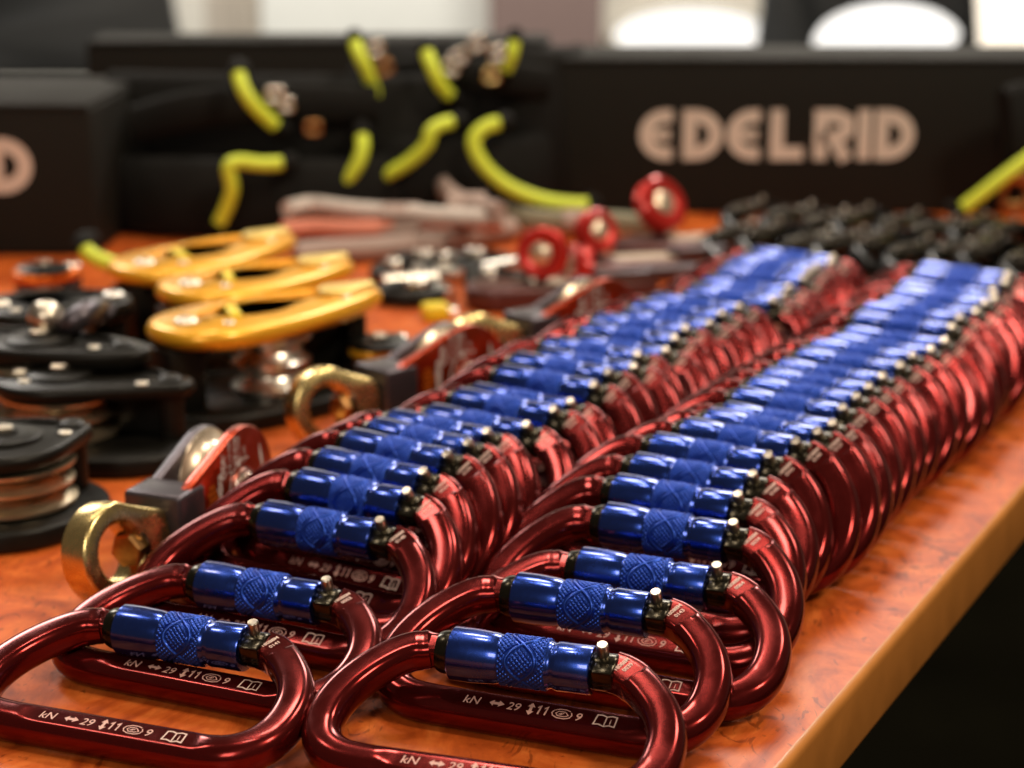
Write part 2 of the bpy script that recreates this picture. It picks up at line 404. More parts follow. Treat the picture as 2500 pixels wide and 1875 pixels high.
def marks_mesh():
    bm = bmesh.new(); T = ON
    tr = lambda x, y: T @ Matrix.Translation((x, y, 0))
    text(bm, 'kN', 2.85, tr(-4.6, -1.5), .15, fat=.008)
    poly(bm, [(3.6, 0), (5.0, 1.2), (5.0, .5), (6.6, .5), (6.6, 1.2), (8.4, 0), (6.6, -1.2), (6.6, -.5), (5.0, -.5), (5.0, -1.2)], 0, T)
    text(bm, '29', 2.85, tr(9.2, -1.5), .15, fat=.008)
    c = 16.6
    poly(bm, [(c, 2.4), (c+1.2, .8), (c+.45, .8), (c+.45, -.8), (c+1.2, -.8), (c, -2.4), (c-1.2, -.8), (c-.45, -.8), (c-.45, .8), (c-1.2, .8)], 0, T)
    for q in (18.6, 20.7): stroke(bm, [(q, .9), (q+.85, 1.6), (q+.55, -1.5)], .52, 0, False, T)
    stroke(bm, [(28.6, 1.35), (27.4, 1.75), (25.2, 1.7), (23.7, 1.0), (23.2, 0), (23.7, -1.0), (25.2, -1.7), (27.4, -1.7), (28.9, -1.1), (29.4, 0), (28.9, 1.0)], .3, 0, False, T)
    stroke(bm, [(27.2, .85), (25.2, .9), (24.4, 0), (25.2, -.9), (27.2, -.9), (28.3, -.3), (27.3, .75)], .26, 0, False, T)
    stroke(bm, [(25.4, -.25), (26.2, .3), (26.0, -.3), (26.9, .35)], .3, 0, False, T)
    text(bm, '9', 2.85, tr(30.3, -1.5), .15, fat=.008)
    return bm
def book_mesh():
    bm = bmesh.new(); T = ON @ Matrix.Translation((39.6, 0, 0))
    stroke(bm, [(-3.2, -1.7), (-2.8, 1.9), (-1.4, 2.1), (.1, 1.6), (1.6, 2.1), (3.1, 1.9), (3.2, -1.8), (1.6, -1.5), (.05, -2.1), (-1.6, -1.5)], .42, 0, True, T)
    stroke(bm, [(.05, -2.0), (.1, 1.5)], .36, 0, False, T)
    text(bm, 'i', 2.0, T @ Matrix.Translation((1.25, -1.0, 0)), 0, fat=.008)
    return bm
FT = Matrix(((.45, -.893, 0, 46.6), (.893, .45, 0, 47.9), (0, 0, 1, 4.33), (0, 0, 0, 1)))
def serial_mesh(num):
    bm = bmesh.new()
    text(bm, '18088M', 1.35, FT @ Matrix.Translation((0, .35, 0)), 0, 'CENTER', .02)
    text(bm, num, 1.35, FT @ Matrix.Translation((.2, -1.85, 0)), 0, 'CENTER', .02)
    return bm
def make_carabiner(name, label, cat, body_m, sleeve_m, detail=True):
    t = thing(name, label, cat)
    finish('body', body_mesh(), body_m, t, 30)
    bm = bmesh.new(); lathe(bm, [(4.6, -10.4), (5.9, -10.2), (6.5, -8.8), (6.6, -7.2), (6.6, -5.9)], 36, AX); finish('gate_collar', bm, M['blackox'], t)
    bm = bmesh.new()
    lathe(bm, [(6.6, -6.2), (7.6, -6.15), (7.95, -5.8), (8.02, -5), (8.02, 1.0), (7.74, 5.4), (7.55, 7.6), (7.3, 8.6), (7.2, 9.2), (7.2, 23.8), (6.9, 24.4), (6.75, 25.0), (6.8, 25.5), (7.15, 26.3), (7.28, 27.2), (7.18, 30.5), (7.22, 36.4), (7.0, 37.0), (6.5, 37.2)], 56, AX)
    s = finish('gate_sleeve', bm, sleeve_m, t, 28)
    finish('knurled_grip', knurl_mesh() if detail else plain_grip(), M['knurl'] if detail else sleeve_m, s, 40)
    bm = bmesh.new(); lathe(bm, [(4.0, 36.9), (5.3, 37.1), (5.6, 37.6), (5.6, 43.6), (5.3, 44.2), (4.6, 44.4)], 32, AX)
    box(bm, 38.0, 44.2, GV-6.2, GV-.5, .2, 5.2, .7); finish('hinge_barrel', bm, M['blackox'], t)
    bm = bmesh.new(); lathe(bm, [(1.75, 2), (1.75, 9.3), (1.5, 9.65), (.5, 9.6)], 20, Matrix.Translation((40.0, GV+1.2, 0))); finish('hinge_pin', bm, M['steel'], t)
    return t
def plain_grip():
    bm = bmesh.new(); lathe(bm, [(7.6, 9), (8.0, 9.4), (8.0, 23.4), (7.6, 24)], 40, AX); return bm
ROW1 = [(-131.8, 547.7, -21.2, 15.0), (-114.1, 586.1, -24.1, 15.8), (-97.5, 625.8, -26.3, 27.5), (-88.0, 648.3, -30.2, 35.6), (-81.9, 667.5, -32.5, 39.7), (-72.5, 683.3, -34.0, 44.6), (-65.7, 699.0, -35.1, 44.1), (-60.1, 715.3, -33.9, 41.4), (-46.4, 727.3, -33.3, 38.9), (-34.3, 741.7, -32.4, 43.5), (-29.0, 758.4, -31.4, 38.6), (-17.1, 775.5, -32.5, 45.3), (-10.0, 791.7, -32.2, 47.8), (0.0, 805.0, -32.0, 44.5), (3.1, 823.7, -31.8, 45.6), (14.3, 836.9, -31.6, 40.9), (20.2, 855.3, -31.4, 43.1), (26.4, 872.6, -31.3, 43.7), (37.6, 886.5, -31.2, 40.8), (45.0, 903.9, -31.0, 41.8), (54.5, 919.6, -30.9, 41.5), (71.7, 930.9, -30.8, 44.8), (77.6, 947.5, -30.7, 45.5), (85.0, 963.1, -30.6, 46.7), (91.8, 978.5, -30.5, 48.3), (98.5, 993.6, -30.5, 48.7), (104.5, 1008.8, -30.5, 49.2), (110.8, 1023.8, -30.4, 50.3), (117.0, 1038.7, -30.4, 50.5)]
ROW2 = [(-25.7, 518.9, -18.1, 20.4), (-9.2, 560.0, -21.9, 23.7), (11.4, 585.8, -22.3, 22.6), (19.9, 617.9, -24.9, 30.2), (24.3, 643.6, -26.4, 34.0), (31.7, 663.9, -27.9, 36.9), (39.8, 682.3, -29.7, 41.3), (51.9, 696.3, -31.4, 45.1), (61.3, 710.3, -32.6, 44.8), (68.1, 726.5, -32.4, 40.5), (75.3, 744.5, -32.2, 42.6), (83.2, 760.9, -32.0, 42.5), (90.6, 777.7, -31.8, 41.2), (98.8, 794.4, -31.6, 40.4), (109.3, 810.3, -31.5, 41.8), (117.5, 826.8, -31.3, 41.9), (127.6, 842.0, -31.2, 38.9), (136.8, 859.1, -31.1, 38.0), (144.7, 877.7, -31.0, 42.2), (152.0, 894.5, -30.9, 43.7), (162.3, 908.9, -30.9, 42.1), (169.8, 925.8, -30.7, 49.6), (176.1, 940.7, -30.7, 49.8), (182.3, 955.5, -30.7, 49.5), (188.6, 970.4, -30.7, 49.2), (195.1, 985.2, -30.7, 49.1)]
SER1 = ['0141', '0052', '0140', '0128', '0054', '0103', '0029']; SER2 = ['0039', '0143', '0064', '0034', '0031', '0100', '0101', '0104']
ORD = 'first second third fourth fifth sixth seventh eighth ninth tenth eleventh twelfth thirteenth fourteenth fifteenth sixteenth seventeenth eighteenth nineteenth twentieth twenty-first twenty-second twenty-third twenty-fourth twenty-fifth twenty-sixth twenty-seventh twenty-eighth twenty-ninth'.split()
def pose(x, y, yaw, tilt, z=6.0):
    a, t = R(yaw), R(tilt); u = Vector((math.cos(a), math.sin(a), 0)); pe = Vector((-u.y, u.x, 0))
    v = pe*math.cos(t)+Vector((0, 0, 1))*math.sin(t); return frame((x, y, z), u, v, u.cross(v))
proto = make_carabiner('carabiner', '', 'carabiner', M['red'], M['blue'])
mk = flat('strength_marking', marks_mesh(), M['etchdim'], proto); flat('book_symbol', book_mesh(), M['etch'], proto)
blurred = {}
first = True
for RW, k0 in ((ROW1, 21), (ROW2, 21)):
    for k in range(k0, len(RW)):
        x, y, yw, tl = RW[k]; j = math.sin(k*2.399)
        RW[k] = (x+1.6*j, y, yw+2.2*math.sin(k*1.7), 42+3.2*math.sin(k*1.3+.5))
for row, ser, where, grp in ((ROW1, SER1, 'row nearer the pulleys', 'red carabiners in the row beside the pulleys'), (ROW2, SER2, 'row along the table edge', 'red carabiners in the row along the table edge')):
    for i, p in enumerate(row):
        lab = ('red carabiner with blue sleeve, ' + ORD[i] + ' from the front in the ' + where)
        if i < len(ser): lab = 'red carabiner etched ' + ser[i] + ', ' + ORD[i] + ' in the ' + where
        o = proto if first else copy_tree(proto, lab)
        o['label'] = lab; o['group'] = grp; o.matrix_world = pose(*p)
        if not first:
            for ch in list(o.children):
                if ch.name.startswith('serial'): bpy.data.objects.remove(ch)
        first = False
        key = ser[i] if i < len(ser) else ('0102', '0110', '0127')[i % 3]
        if key not in blurred:
            s = flat('serial_number', serial_mesh(key), M['etch'], o); blurred[key] = s.data
        else:
            s = bpy.data.objects.new('serial_number', blurred[key]); COL.objects.link(s); s.parent = o

# ------------------------------------------------------------------ swivel pulleys with a gold eye
def xz(bm, y0=0):                                        # plate drawn in xy -> standing in xz
    bmesh.ops.transform(bm, matrix=Matrix(((1, 0, 0, 0), (0, 0, -1, y0), (0, 1, 0, 0), (0, 0, 0, 1))), verts=bm.verts)
def make_swivel(name, label):
    t = thing(name, label, 'pulley', group='orange swivel pulleys beside the carabiners')
    n = 60; out, inn = [], []
    for i in range(n):
        a = 2*math.pi*i/n; c, sn = math.cos(a), math.sin(a); r = 17.2
        x, z = r*c, r*sn
        if c > .05: 
            k = min(1, (c-.05)/.6); x = x+(k*(20.5-16.5*c))*.95*(1 if abs(sn) < .75 else max(0, 1-(abs(sn)-.75)/.25)); z = z*(1-.28*k) if abs(z) > 8 else z
        out.append((x, z+16.5))
        xi, zi = 8.8*c-1.4, 9.8*sn
        if c > .35: xi = min(xi, 6.6)
        inn.append((xi, zi+16.5))
    bm = bmesh.new(); plate(bm, out, -6.4, 6.4, inn, 1.4); xz(bm); bmesh.ops.rotate(bm, cent=(0, 0, 16.5), matrix=Matrix.Rotation(R(-12), 3, 'X'), verts=bm.verts); bmesh.ops.rotate(bm, cent=(14, 0, 16.5), matrix=Matrix.Rotation(R(-15), 3, 'Z'), verts=bm.verts); e = finish('eye', bm, M['brass'], t, 40)
    bm = bmesh.new(); lathe(bm, [(6.9, 6.6), (6.9, 7.45)], 32, Matrix.Translation((0, 0, 16.5)) @ Matrix.Rotation(R(90), 4, 'Y')); finish('swivel_seat', bm, M['blackox'], e)
    bm = bmesh.new(); lathe(bm, [(5.9, 7.5), (5.9, 3.0), (5.3, 2.4), (1, 2.2)][::-1], 6, Matrix.Translation((0, 0, 16.5)) @ Matrix.Rotation(R(90), 4, 'Y') @ Matrix.Rotation(R(15), 4, 'Z')); finish('hex_bolt', bm, M['bronze'], e, 20)
    bm = bmesh.new(); box(bm, 20.0, 37, -11, 11, 3.5, 31, 1.6, 3); k = finish('clevis', bm, M['grey'], t, 40)
    bm = bmesh.new(); plate(bm, [(x+33, y+20.5) for x, y in hull2(9, 33, 20.5, 56)], -9.8, -5.6, None, 1.3); xz(bm); finish('rear_arm', bm, M['grey'], t, 40)
    bm = bmesh.new(); lathe(bm, [(15, -5.4), (19, -5.3), (19, -4.6), (15.6, -2.4), (14.6, 0), (15.6, 2.4), (19, 4.6), (19, 5.3), (15, 5.4)], 56, Matrix.Translation((65, 0, 21.5)) @ Matrix.Rotation(R(90), 4, 'X')); finish('sheave', bm, M['sheave'], t)
    bm = bmesh.new(); plate(bm, [(x+36, y+20.6) for x, y in hull2(13, 29, 22.3, 56)], 5.9, 10.2, None, .9); xz(bm); sp = finish('side_plate', bm, M['orange'], t, 40)
    bm = bmesh.new(); lathe(bm, [(6.8, 10.1), (6.6, 11.2), (5.2, 11.6), (5.2, 12.8), (4.4, 14.2), (2.4, 14.9)], 32, Matrix.Translation((65, 0, 21.5)) @ Matrix.Rotation(R(90), 4, 'X')); rv = finish('axle_bolt', bm, M['silver'], t)
    bm = bmesh.new(); lathe(bm, [(2.3, 14.6), (2.3, 15.05)], 6, Matrix.Translation((65, 0, 21.5)) @ Matrix.Rotation(R(90), 4, 'X')); finish('hex_socket', bm, M['blackox'], rv)
    # print on the plate: reading upwards
    PT = Matrix(((0, -1, 0, 0), (0, 0, -1, -10.26), (1, 0, 0, 0), (0, 0, 0, 1)))
    at_ = lambda x, z: PT @ Matrix.Translation((z, -x, 0))
    bm = bmesh.new()
    text(bm, 'rock exotica', 3.6, at_(49.5, 4.2), 0, 'LEFT', .03)
    text(bm, 'USA', 3.0, at_(52.2, 28), 0, 'LEFT', .02); text(bm, 'Use with rope', 1.1, at_(50.2, 28.2), 0, 'LEFT')
    text(bm, '0.4-13 MM', 2.0, at_(56.2, 28.6), 0, 'LEFT'); text(bm, 'CE 0120', 2.0, at_(60.2, 31), 0, 'LEFT', .03); text(bm, 'EN 12278', 1.5, at_(62.6, 31.5), 0, 'LEFT'); text(bm, '11 kN', 1.6, at_(66.5, 30), 0, 'LEFT'); text(bm, '10', 1.8, at_(56.4, 9.6), 0, 'LEFT')
    arc = [(-(65+9.8*math.cos(a)), 0) for a in (0,)]
    stroke(bm, [(21.5+10.2*math.sin(a), -(65+10.2*math.cos(a))) for a in [R(205-i*8) for i in range(18)]], .5, 0, False, PT)
    poly(bm, [(31.2, -60.2), (29.0, -62.4), (32.6, -63.2)], 0, PT); poly(bm, [(13.0, -56.8), (16, -56.2), (14.2, -53.6)], 0, PT); stroke(bm, [(16.5, -56.2), (18.5, -57.5)], .5, 0, False, PT)
    for i in range(5): stroke(bm, [(24+i*.9, -79), (30+i*.9, -77)], .45, 0, False, PT)
    flat('plate_print', bm, M['white'], sp)
    bm = bmesh.new()
    for r_ in range(6):
        for q in range(3):
            x, z = 40.5+q*2.0+(r_ % 2)*1.0, 17.0+r_*2.1
            if (q == 2 and r_ in (0, 1, 5)): continue
            poly(bm, [(z-1.15, -x), (z, -(x-.95)), (z+1.15, -x), (z, -(x+.95))], 0, PT)
    for i in range(11):
        x, z = 40+(i % 4)*1.9, 5.5+(i//4)*2.4
        poly(bm, [(z, -x), (z, -(x+1.4)), (z+1.2, -(x+.7))], 0, PT)
    flat('scale_emblem', bm, M['bright_orange'], sp)
    return t
def place_z(t, p, ang): t.location = Vector((p.x, p.y, 0))*MM; t.rotation_euler = (0, 0, R(ang))
sw = make_swivel('swivel_pulley', 'orange and grey swivel pulley with gold eye, nearest and sharpest of the three')
place_z(sw, at(296, 1350, 18), 69); sw.scale = (1.06,)*3
c = copy_tree(sw, 'orange swivel pulley with gold eye, middle one of the three, out of focus'); place_z(c, at(812, 998, 18), 43)
c = copy_tree(sw, 'orange swivel pulley with gold eye, farthest and most blurred of the three'); place_z(c, at(1180, 858, 18), 40)

# ------------------------------------------------------------------ big block pulleys lying flat
def lens(L, W, n=56, skew=.15):
    return [(L/2*(1-math.cos(2*math.pi*i/n)), -W*math.copysign(abs(math.sin(2*math.pi*i/n))**.85, math.sin(2*math.pi*i/n))*(1-skew*math.cos(2*math.pi*i/n)*-1)) for i in range(n)]
def block_pulley(label, A, B, W, zt, tm, bm_, sm, opening=False, group=None, th=8, sx=.45, sr=19, cap=None, skew=.15, bev=2.2, wedge=0):
    """A, B: the two ends of the top plate on the table plane"""
    d = (B-A); d.z = 0; L = d.length; ang = math.degrees(math.atan2(d.y, d.x))
    t = thing('rigging_pulley', label, 'pulley', group=group); place_z(t, A, ang)
    bm = bmesh.new(); plate(bm, [(x_*1.06-L*.03, y_*1.25-W*.1) for x_, y_ in lens(L, W, 56, skew*.5)], 0.3, 8.5, None, 1.5); finish('lower_plate', bm, M[bm_], t, 40)  # outline enlarged so black plate also stands in for shadow on the table
    o = lens(L, W, 56, skew) if not wedge else [(x_+W, y_) for x_, y_ in hull2(W, L-W-wedge, wedge, 56)]; bm = bmesh.new()
    inn = [(L*.44+L*.125*math.cos(-2*math.pi*(i/56)+math.pi), W*.36*math.sin(-2*math.pi*(i/56)+math.pi)+W*.12) for i in range(56)] if opening else None
    plate(bm, o, zt-th, zt, inn, bev); finish('upper_plate', bm, M[tm], t, 50)
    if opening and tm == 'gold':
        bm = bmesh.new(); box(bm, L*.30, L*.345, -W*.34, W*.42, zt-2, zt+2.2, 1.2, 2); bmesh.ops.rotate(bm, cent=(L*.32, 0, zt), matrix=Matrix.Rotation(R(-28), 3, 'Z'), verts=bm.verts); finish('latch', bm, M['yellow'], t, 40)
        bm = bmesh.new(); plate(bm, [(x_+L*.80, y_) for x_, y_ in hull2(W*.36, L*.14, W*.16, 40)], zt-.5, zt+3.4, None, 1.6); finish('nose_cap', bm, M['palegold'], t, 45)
        bm = bmesh.new(); box(bm, -1, L*.15, -W*.36, W*.36, 8.6, zt-th-.2, 2); finish('end_block', bm, M['black'], t, 40)
    h0, h1 = 9.5, zt-th-1; h = (h1-h0)
    bm = bmesh.new(); lathe(bm, [(sr*.7, h0), (sr, h0+.3), (sr, h0+h*.10), (sr*.80, h0+h*.22), (sr*.74, h0+h*.30), (sr*.80, h0+h*.40), (sr*.97, h0+h*.48), (sr*.97, h0+h*.54), (sr*.80, h0+h*.64), (sr*.74, h0+h*.72), (sr*.80, h0+h*.80), (sr, h0+h*.92), (sr, h1-.2), (sr*.7, h1)], 56, Matrix.Translation((L*sx, -W*.22, 0) if not wedge else (W+2, -2, 0))); finish('sheave', bm, M[sm], t)
    bm = bmesh.new(); lathe(bm, [(5.5, zt-.5), (5.5, zt+1), (4, zt+2.2), (2, zt+2.6)], 30, Matrix.Translation((L*.08+5, 0, 0))); finish('end_bolt', bm, M['steel'], t)
    bm = bmesh.new(); lathe(bm, [(5, zt-.5), (5, zt+1), (3.6, zt+2), (1, zt+2.2)], 30, Matrix.Translation((L*.88, 0, 0))); finish('end_bolt', bm, M['silver' if not cap else cap], t)
    for r_, x_ in ((6.5, L*.08+5), (5.5, L*.88)):
        bm = bmesh.new(); lathe(bm, [(r_, 8.3), (r_, zt-th+.3)], 24, Matrix.Translation((x_, 0, 0))); finish('spacer_post', bm, M[bm_], t)
    if not opening:
        bm = bmesh.new(); lathe(bm, [(15, zt-.4), (14.6, zt+1.6), (13, zt+2.4), (6, zt+2.5), (5.5, zt+3.6), (1, zt+3.9)], 40, Matrix.Translation((L*sx, -W*.1, 0) if not wedge else (W+2, -2, 0))); h_ = finish('hub_boss', bm, M['black'], t, 40)
        bm = bmesh.new(); lathe(bm, [(4.2, zt+3.4), (4.2, zt+4.6), (3.2, zt+5.2), (.5, zt+5.2)], 6, Matrix.Translation((L*sx, -W*.1, 0) if not wedge else (W+2, -2, 0))); finish('axle_nut', bm, M['steel'], h_, 25)
    for q in (.22, .78):
        bm = bmesh.new(); lathe(bm, [(2.6, zt-.4), (2.6, zt+.7), (1.9, zt+1.2), (.4, zt+1.2)], 16, Matrix.Translation((L*q, -W*.55*(1 if q < .5 else .6), 0))); finish('screw', bm, M['steel'], t, 40)
    bm = bmesh.new(); tube(bm, catmull([Vector((L*a_, W*b_, zt+.3)) for a_, b_ in ((.16, .25), (.3, .52), (.5, .62), (.7, .5), (.84, .2))], 6), 1.5, 8); finish('stiffening_rib', bm, M[tm], t, 60)
    bm = bmesh.new(); box(bm, L*.52, L*.86, W*.1, W*.62, 8.4, zt-th+.2, 2); finish('cam_block', bm, M['black'], t)
    return t
G1 = 'golden rigging pulleys in a row'; G2 = 'black rigging pulleys piled on the left'
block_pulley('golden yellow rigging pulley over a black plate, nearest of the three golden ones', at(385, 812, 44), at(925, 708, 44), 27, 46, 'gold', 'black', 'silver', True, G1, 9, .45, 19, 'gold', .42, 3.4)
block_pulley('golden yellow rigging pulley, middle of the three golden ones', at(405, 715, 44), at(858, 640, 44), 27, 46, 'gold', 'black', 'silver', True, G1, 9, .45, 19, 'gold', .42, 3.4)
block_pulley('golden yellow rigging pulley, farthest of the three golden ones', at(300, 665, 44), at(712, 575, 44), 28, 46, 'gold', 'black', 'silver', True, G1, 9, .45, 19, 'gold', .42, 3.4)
block_pulley('black rigging pulley with double bronze sheave, nearest at the left edge', at(-190, 1100, 34), at(222, 1030, 34), 29, 34, 'black', 'black', 'bronze2', False, G2, 7, .4, 27, 'black', .3, 2.2, 7)
block_pulley('black rigging pulley with long pointed plate, in the middle of the black pile', at(-10, 905, 34), at(474, 930, 34), 28, 34, 'black', 'black', 'bronze2', False, G2, 6, .4, 25, 'black', -.3, 2.2, 8)
block_pulley('black rigging pulley tucked behind the pointed one in the black pile', at(-150, 830, 40), at(366, 872, 40), 21, 44, 'black', 'black', 'bronze2', False, G2, 8, .5, 22, 'black')
block_pulley('black rigging pulley with open plate and silver bolts, farthest of the black pile', at(-60, 770, 40), at(322, 738, 40), 28, 44, 'black', 'black', 'sheave', True, G2, 9, .5, 18)
t = thing('grab_handle', 'dark grey curved handle lying over the farthest black pulley', 'handle', at(130, 770, 46))
P = [at(150, 800, 47), at(178, 786, 51), at(215, 762, 54), at(240, 752, 51), at(262, 770, 47)]
bm = bmesh.new(); tube(bm, catmull([p-Vector((t.location.x/MM, t.location.y/MM, t.location.z/MM)) for p in P], 8), 5.5, 14); finish('grip_bar', bm, M['grey'], t, 60)
bm = bmesh.new(); bmesh.ops.create_uvsphere(bm, u_segments=24, v_segments=14, radius=8); bmesh.ops.translate(bm, vec=at(112, 776, 52)-Vector((t.location.x/MM, t.location.y/MM, t.location.z/MM)), verts=bm.verts); finish('ball_end', bm, M['steel'], t, 60)
block_pulley('small orange pulley with silver sheave by the left carton', at(30, 684, 20), at(195, 664, 20), 15, 24, 'bright_orange', 'grey', 'silver', False, None, 6, .45, 11)
block_pulley('small yellow and orange pulley between the two gold eyes', at(868, 872, 18), at(985, 842, 18), 11, 22, 'gold', 'orange', 'silver', False, None, 6, .45, 8)

# ------------------------------------------------------------------ cartons with a maker's name
def letters(bm, word, H, W, st, gap, T):
    x = 0
    for ch in word:
        w_ = W; h = H-st; a = w_-st
        cx, cy = x+st/2, st/2
        rr = h/2
        if ch in 'EC':
            stroke(bm, [(cx+a, cy+h), (cx+rr*.9, cy+h)]+[(cx+rr*1.05-rr*1.05*math.sin(R(q)), cy+h/2+h/2*math.cos(R(q))) for q in range(15, 180, 15)]+[(cx+rr*.9, cy), (cx+a, cy)], st, 0, False, T)
            if ch == 'E': stroke(bm, [(cx+st*.3, cy+h/2), (cx+a*.92, cy+h/2)], st*.75, .01, False, T)
        if ch == 'D':
            stroke(bm, [(cx, cy), (cx, cy+h), (cx+a-rr*1.1, cy+h)]+[(cx+a-rr*1.1+rr*1.1*math.sin(R(q)), cy+h/2+h/2*math.cos(R(q))) for q in range(15, 180, 15)]+[(cx+a-rr*1.1, cy)], st, 0, True, T)
        if ch == 'L': stroke(bm, [(cx, cy+h+st/2), (cx, cy), (cx+a, cy)], st, 0, False, T)
        if ch == 'R':
            stroke(bm, [(cx, -0), (cx, cy+h), (cx+a*.6, cy+h), (cx+a, cy+h*.86), (cx+a, cy+h*.6), (cx+a*.6, cy+h*.42), (cx, cy+h*.42)], st, 0, False, T); stroke(bm, [(cx+a*.5, cy+h*.42), (cx+a, -0)], st, .01, False, T)
        if ch == 'I': stroke(bm, [(cx, 0), (cx, H)], st, 0, False, T); w_ = st
        x += w_+gap
    return x
def carton(label, x0, x1, Y, dep, ht, word_x, word_z, rot=0, strip=None):
    t = thing('gear_carton', label, 'carton', ((x0+x1)/2, Y, 0)); t.rotation_euler = (0, 0, R(rot)); h = (x1-x0)/2
    bm = bmesh.new(); box(bm, -h, h, 0, dep, .3, ht, 2.5, 3); finish('carton_body', bm, M['carton'], t, 40)
    bm = bmesh.new(); box(bm, -h+1, h-1, -1.2, dep+1.2, ht-.6, ht+2.6, 1.2, 2); finish('lid', bm, M['carton'], t, 40)
    bm = bmesh.new(); T = Matrix(((1, 0, 0, word_x-(x0+x1)/2), (0, 0, -1, -.35), (0, 1, 0, word_z), (0, 0, 0, 1)))
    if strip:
        poly(bm, [(strip[0], strip[1]), (strip[2], strip[1]), (strip[2], strip[3]), (strip[0], strip[3])], 0, T); flat('painted_reflection', bm, M['tan'], t); return t  # tan strip paints a reflection onto the carton front
    letters(bm, 'EDELRID', 35, 27.6, 9.2, 2.8, T); flat('printed_name', bm, M['cartontop'], t)
    return t
YR = 1421
pL, pR = aty(1556, 390, YR), aty(2245, 390, YR)
carton('long black carton printed with pale lettering at the back right', aty(1330, 500, YR).x, 460, YR, 92, aty(1900, 152, YR).z, pL.x+1, pL.z)
YL = 1275
pD = aty(90, 470, YL)
carton('black carton with lettering cut off by the left picture edge', -560, aty(238, 560, YL).x, YL, 150, aty(100, 262, YL).z, pD.x-192.5, pD.z, -2)

bk = carton('plain black carton with a painted-on tan reflection, standing behind the harnesses', aty(225, 400, 1540).x, aty(1345, 400, 1540).x, 1540, 60, aty(700, 108, 1540).z, 0, 0, 0, (aty(229, 240, 1540).x, aty(229, 240, 1540).z, aty(492, 240, 1540).x, aty(492, 190, 1540).z))
# ------------------------------------------------------------------ black harnesses with neon gear loops
def belt(t, pts, h, th, name='padded_belt', m='fabric', wd=(0, .12, 1)):
    bm = bmesh.new(); ribbon(bm, catmull([Vector(p) for p in pts], 10), wd, h, th, round_=.45); return finish(name, bm, M[m], t, 60)
def loop(t, pix, Y, r=4.6, bulge=10):
    n = len(pix); P = [aty(x, y, Y)+Vector((0, -bulge*math.sin(math.pi*i/(n-1)), 0)) for i, (x, y) in enumerate(pix)]
    C = catmull(P, 8); bm = bmesh.new(); tube(bm, C, r, 12); g = finish('gear_loop', bm, M['neon'], t, 60)
    for a, b in ((C[0], C[3]), (C[-1], C[-4])):
        d = (b-a).normalized(); bm = bmesh.new(); tube(bm, [a+Vector((0, 26, -2)), a+Vector((0, 8, 0))-d*1.5, a-d*1.0, a+d*3.5], r+.9, 12); finish('loop_anchor', bm, M['fabric'], g, 60)
def buckle(t, x, y, Y, w=13, h=11, m='silver', rot=0):
    p = aty(x, y, Y); bm = bmesh.new(); T = Matrix.Translation(p) @ Matrix.Rotation(R(rot), 4, 'Y')
    o = [(w/2*math.copysign(abs(math.cos(a))**.5, math.cos(a)), h/2*math.copysign(abs(math.sin(a))**.5, math.sin(a))) for a in [2*math.pi*i/32 for i in range(32)]]
    plate(bm, o, -1.5, 1.5, [(x_*.55, y_*.45) for x_, y_ in o], .8); xz(bm); bmesh.ops.transform(bm, matrix=T, verts=bm.verts); finish('buckle', bm, M[m], t, 50)
D = 1.13022
px = lambda l: [(x*D, y*D) for x, y in l]
H1 = thing('harness', 'black climbing harness with neon loops piled beside the left carton', 'harness')
belt(H1, [(-275, 1400, 50), (-210, 1372, 52), (-140, 1362, 52), (-70, 1378, 50), (-30, 1410, 50)], 104, 16)
belt(H1, [(-262, 1350, 26), (-215, 1325, 28), (-160, 1322, 28), (-105, 1335, 26), (-80, 1362, 26)], 52, 14, 'leg_loop')
belt(H1, [(-250, 1352, 72), (-205, 1338, 84), (-150, 1340, 88), (-90, 1360, 84)], 26, 9, 'webbing_strap')
loop(H1, px([(512, 150), (530, 190), (556, 228), (602, 278)]), 1318); loop(H1, px([(620, 352), (570, 352), (520, 345), (499, 356), (505, 400), (494, 440), (470, 490)]), 1300); loop(H1, px([(178, 528), (196, 545), (222, 560), (262, 576)]), 1150, 4.6, 4)
buckle(H1, 672, 232, 1316); buckle(H1, 700, 255, 1316, 10, 10); buckle(H1, 765, 312, 1314, 12, 10, 'bronze')
H2 = thing('harness', 'black climbing harness with neon loops and shiny buckles in the middle of the back', 'harness')
belt(H2, [(-95, 1462, 58), (-40, 1425, 60), (10, 1412, 60), (40, 1440, 58), (48, 1490, 56)], 112, 16)
belt(H2, [(-130, 1398, 30), (-85, 1368, 32), (-35, 1362, 32), (5, 1380, 30), (22, 1410, 30)], 60, 14, 'leg_loop')
belt(H2, [(-110, 1420, 92), (-60, 1400, 100), (-10, 1396, 98), (25, 1412, 92)], 24, 9, 'webbing_strap')
loop(H2, px([(764, 84), (778, 115), (795, 150), (815, 215)]), 1372); loop(H2, px([(918, 104), (934, 140), (950, 175), (975, 212)]), 1368); loop(H2, px([(1112, 80), (1106, 115), (1090, 160)]), 1385, 4.2, 4)
loop(H2, px([(780, 285), (785, 315), (772, 355), (735, 400), (690, 432)]), 1340); loop(H2, px([(985, 262), (955, 266), (932, 280), (922, 310), (880, 350), (815, 388)]), 1352)
loop(H2, px([(1088, 264), (1050, 272), (1024, 300), (1040, 345), (1090, 393), (1160, 425), (1225, 438), (1278, 442)]), 1350, 4.8)
for a in ((918, 118, 'silver'), (940, 165, 'bronze'), (1100, 165, 'silver'), (1165, 105, 'silver'), (1200, 185, 'brass'), (1215, 130, 'silver'), (1120, 140, 'silver')): buckle(H2, a[0], a[1], 1364, 12, 11, a[2], random.uniform(-30, 30))
H3 = thing('harness', 'neon gear loop of a black harness hanging before the carton at the right edge', 'harness')
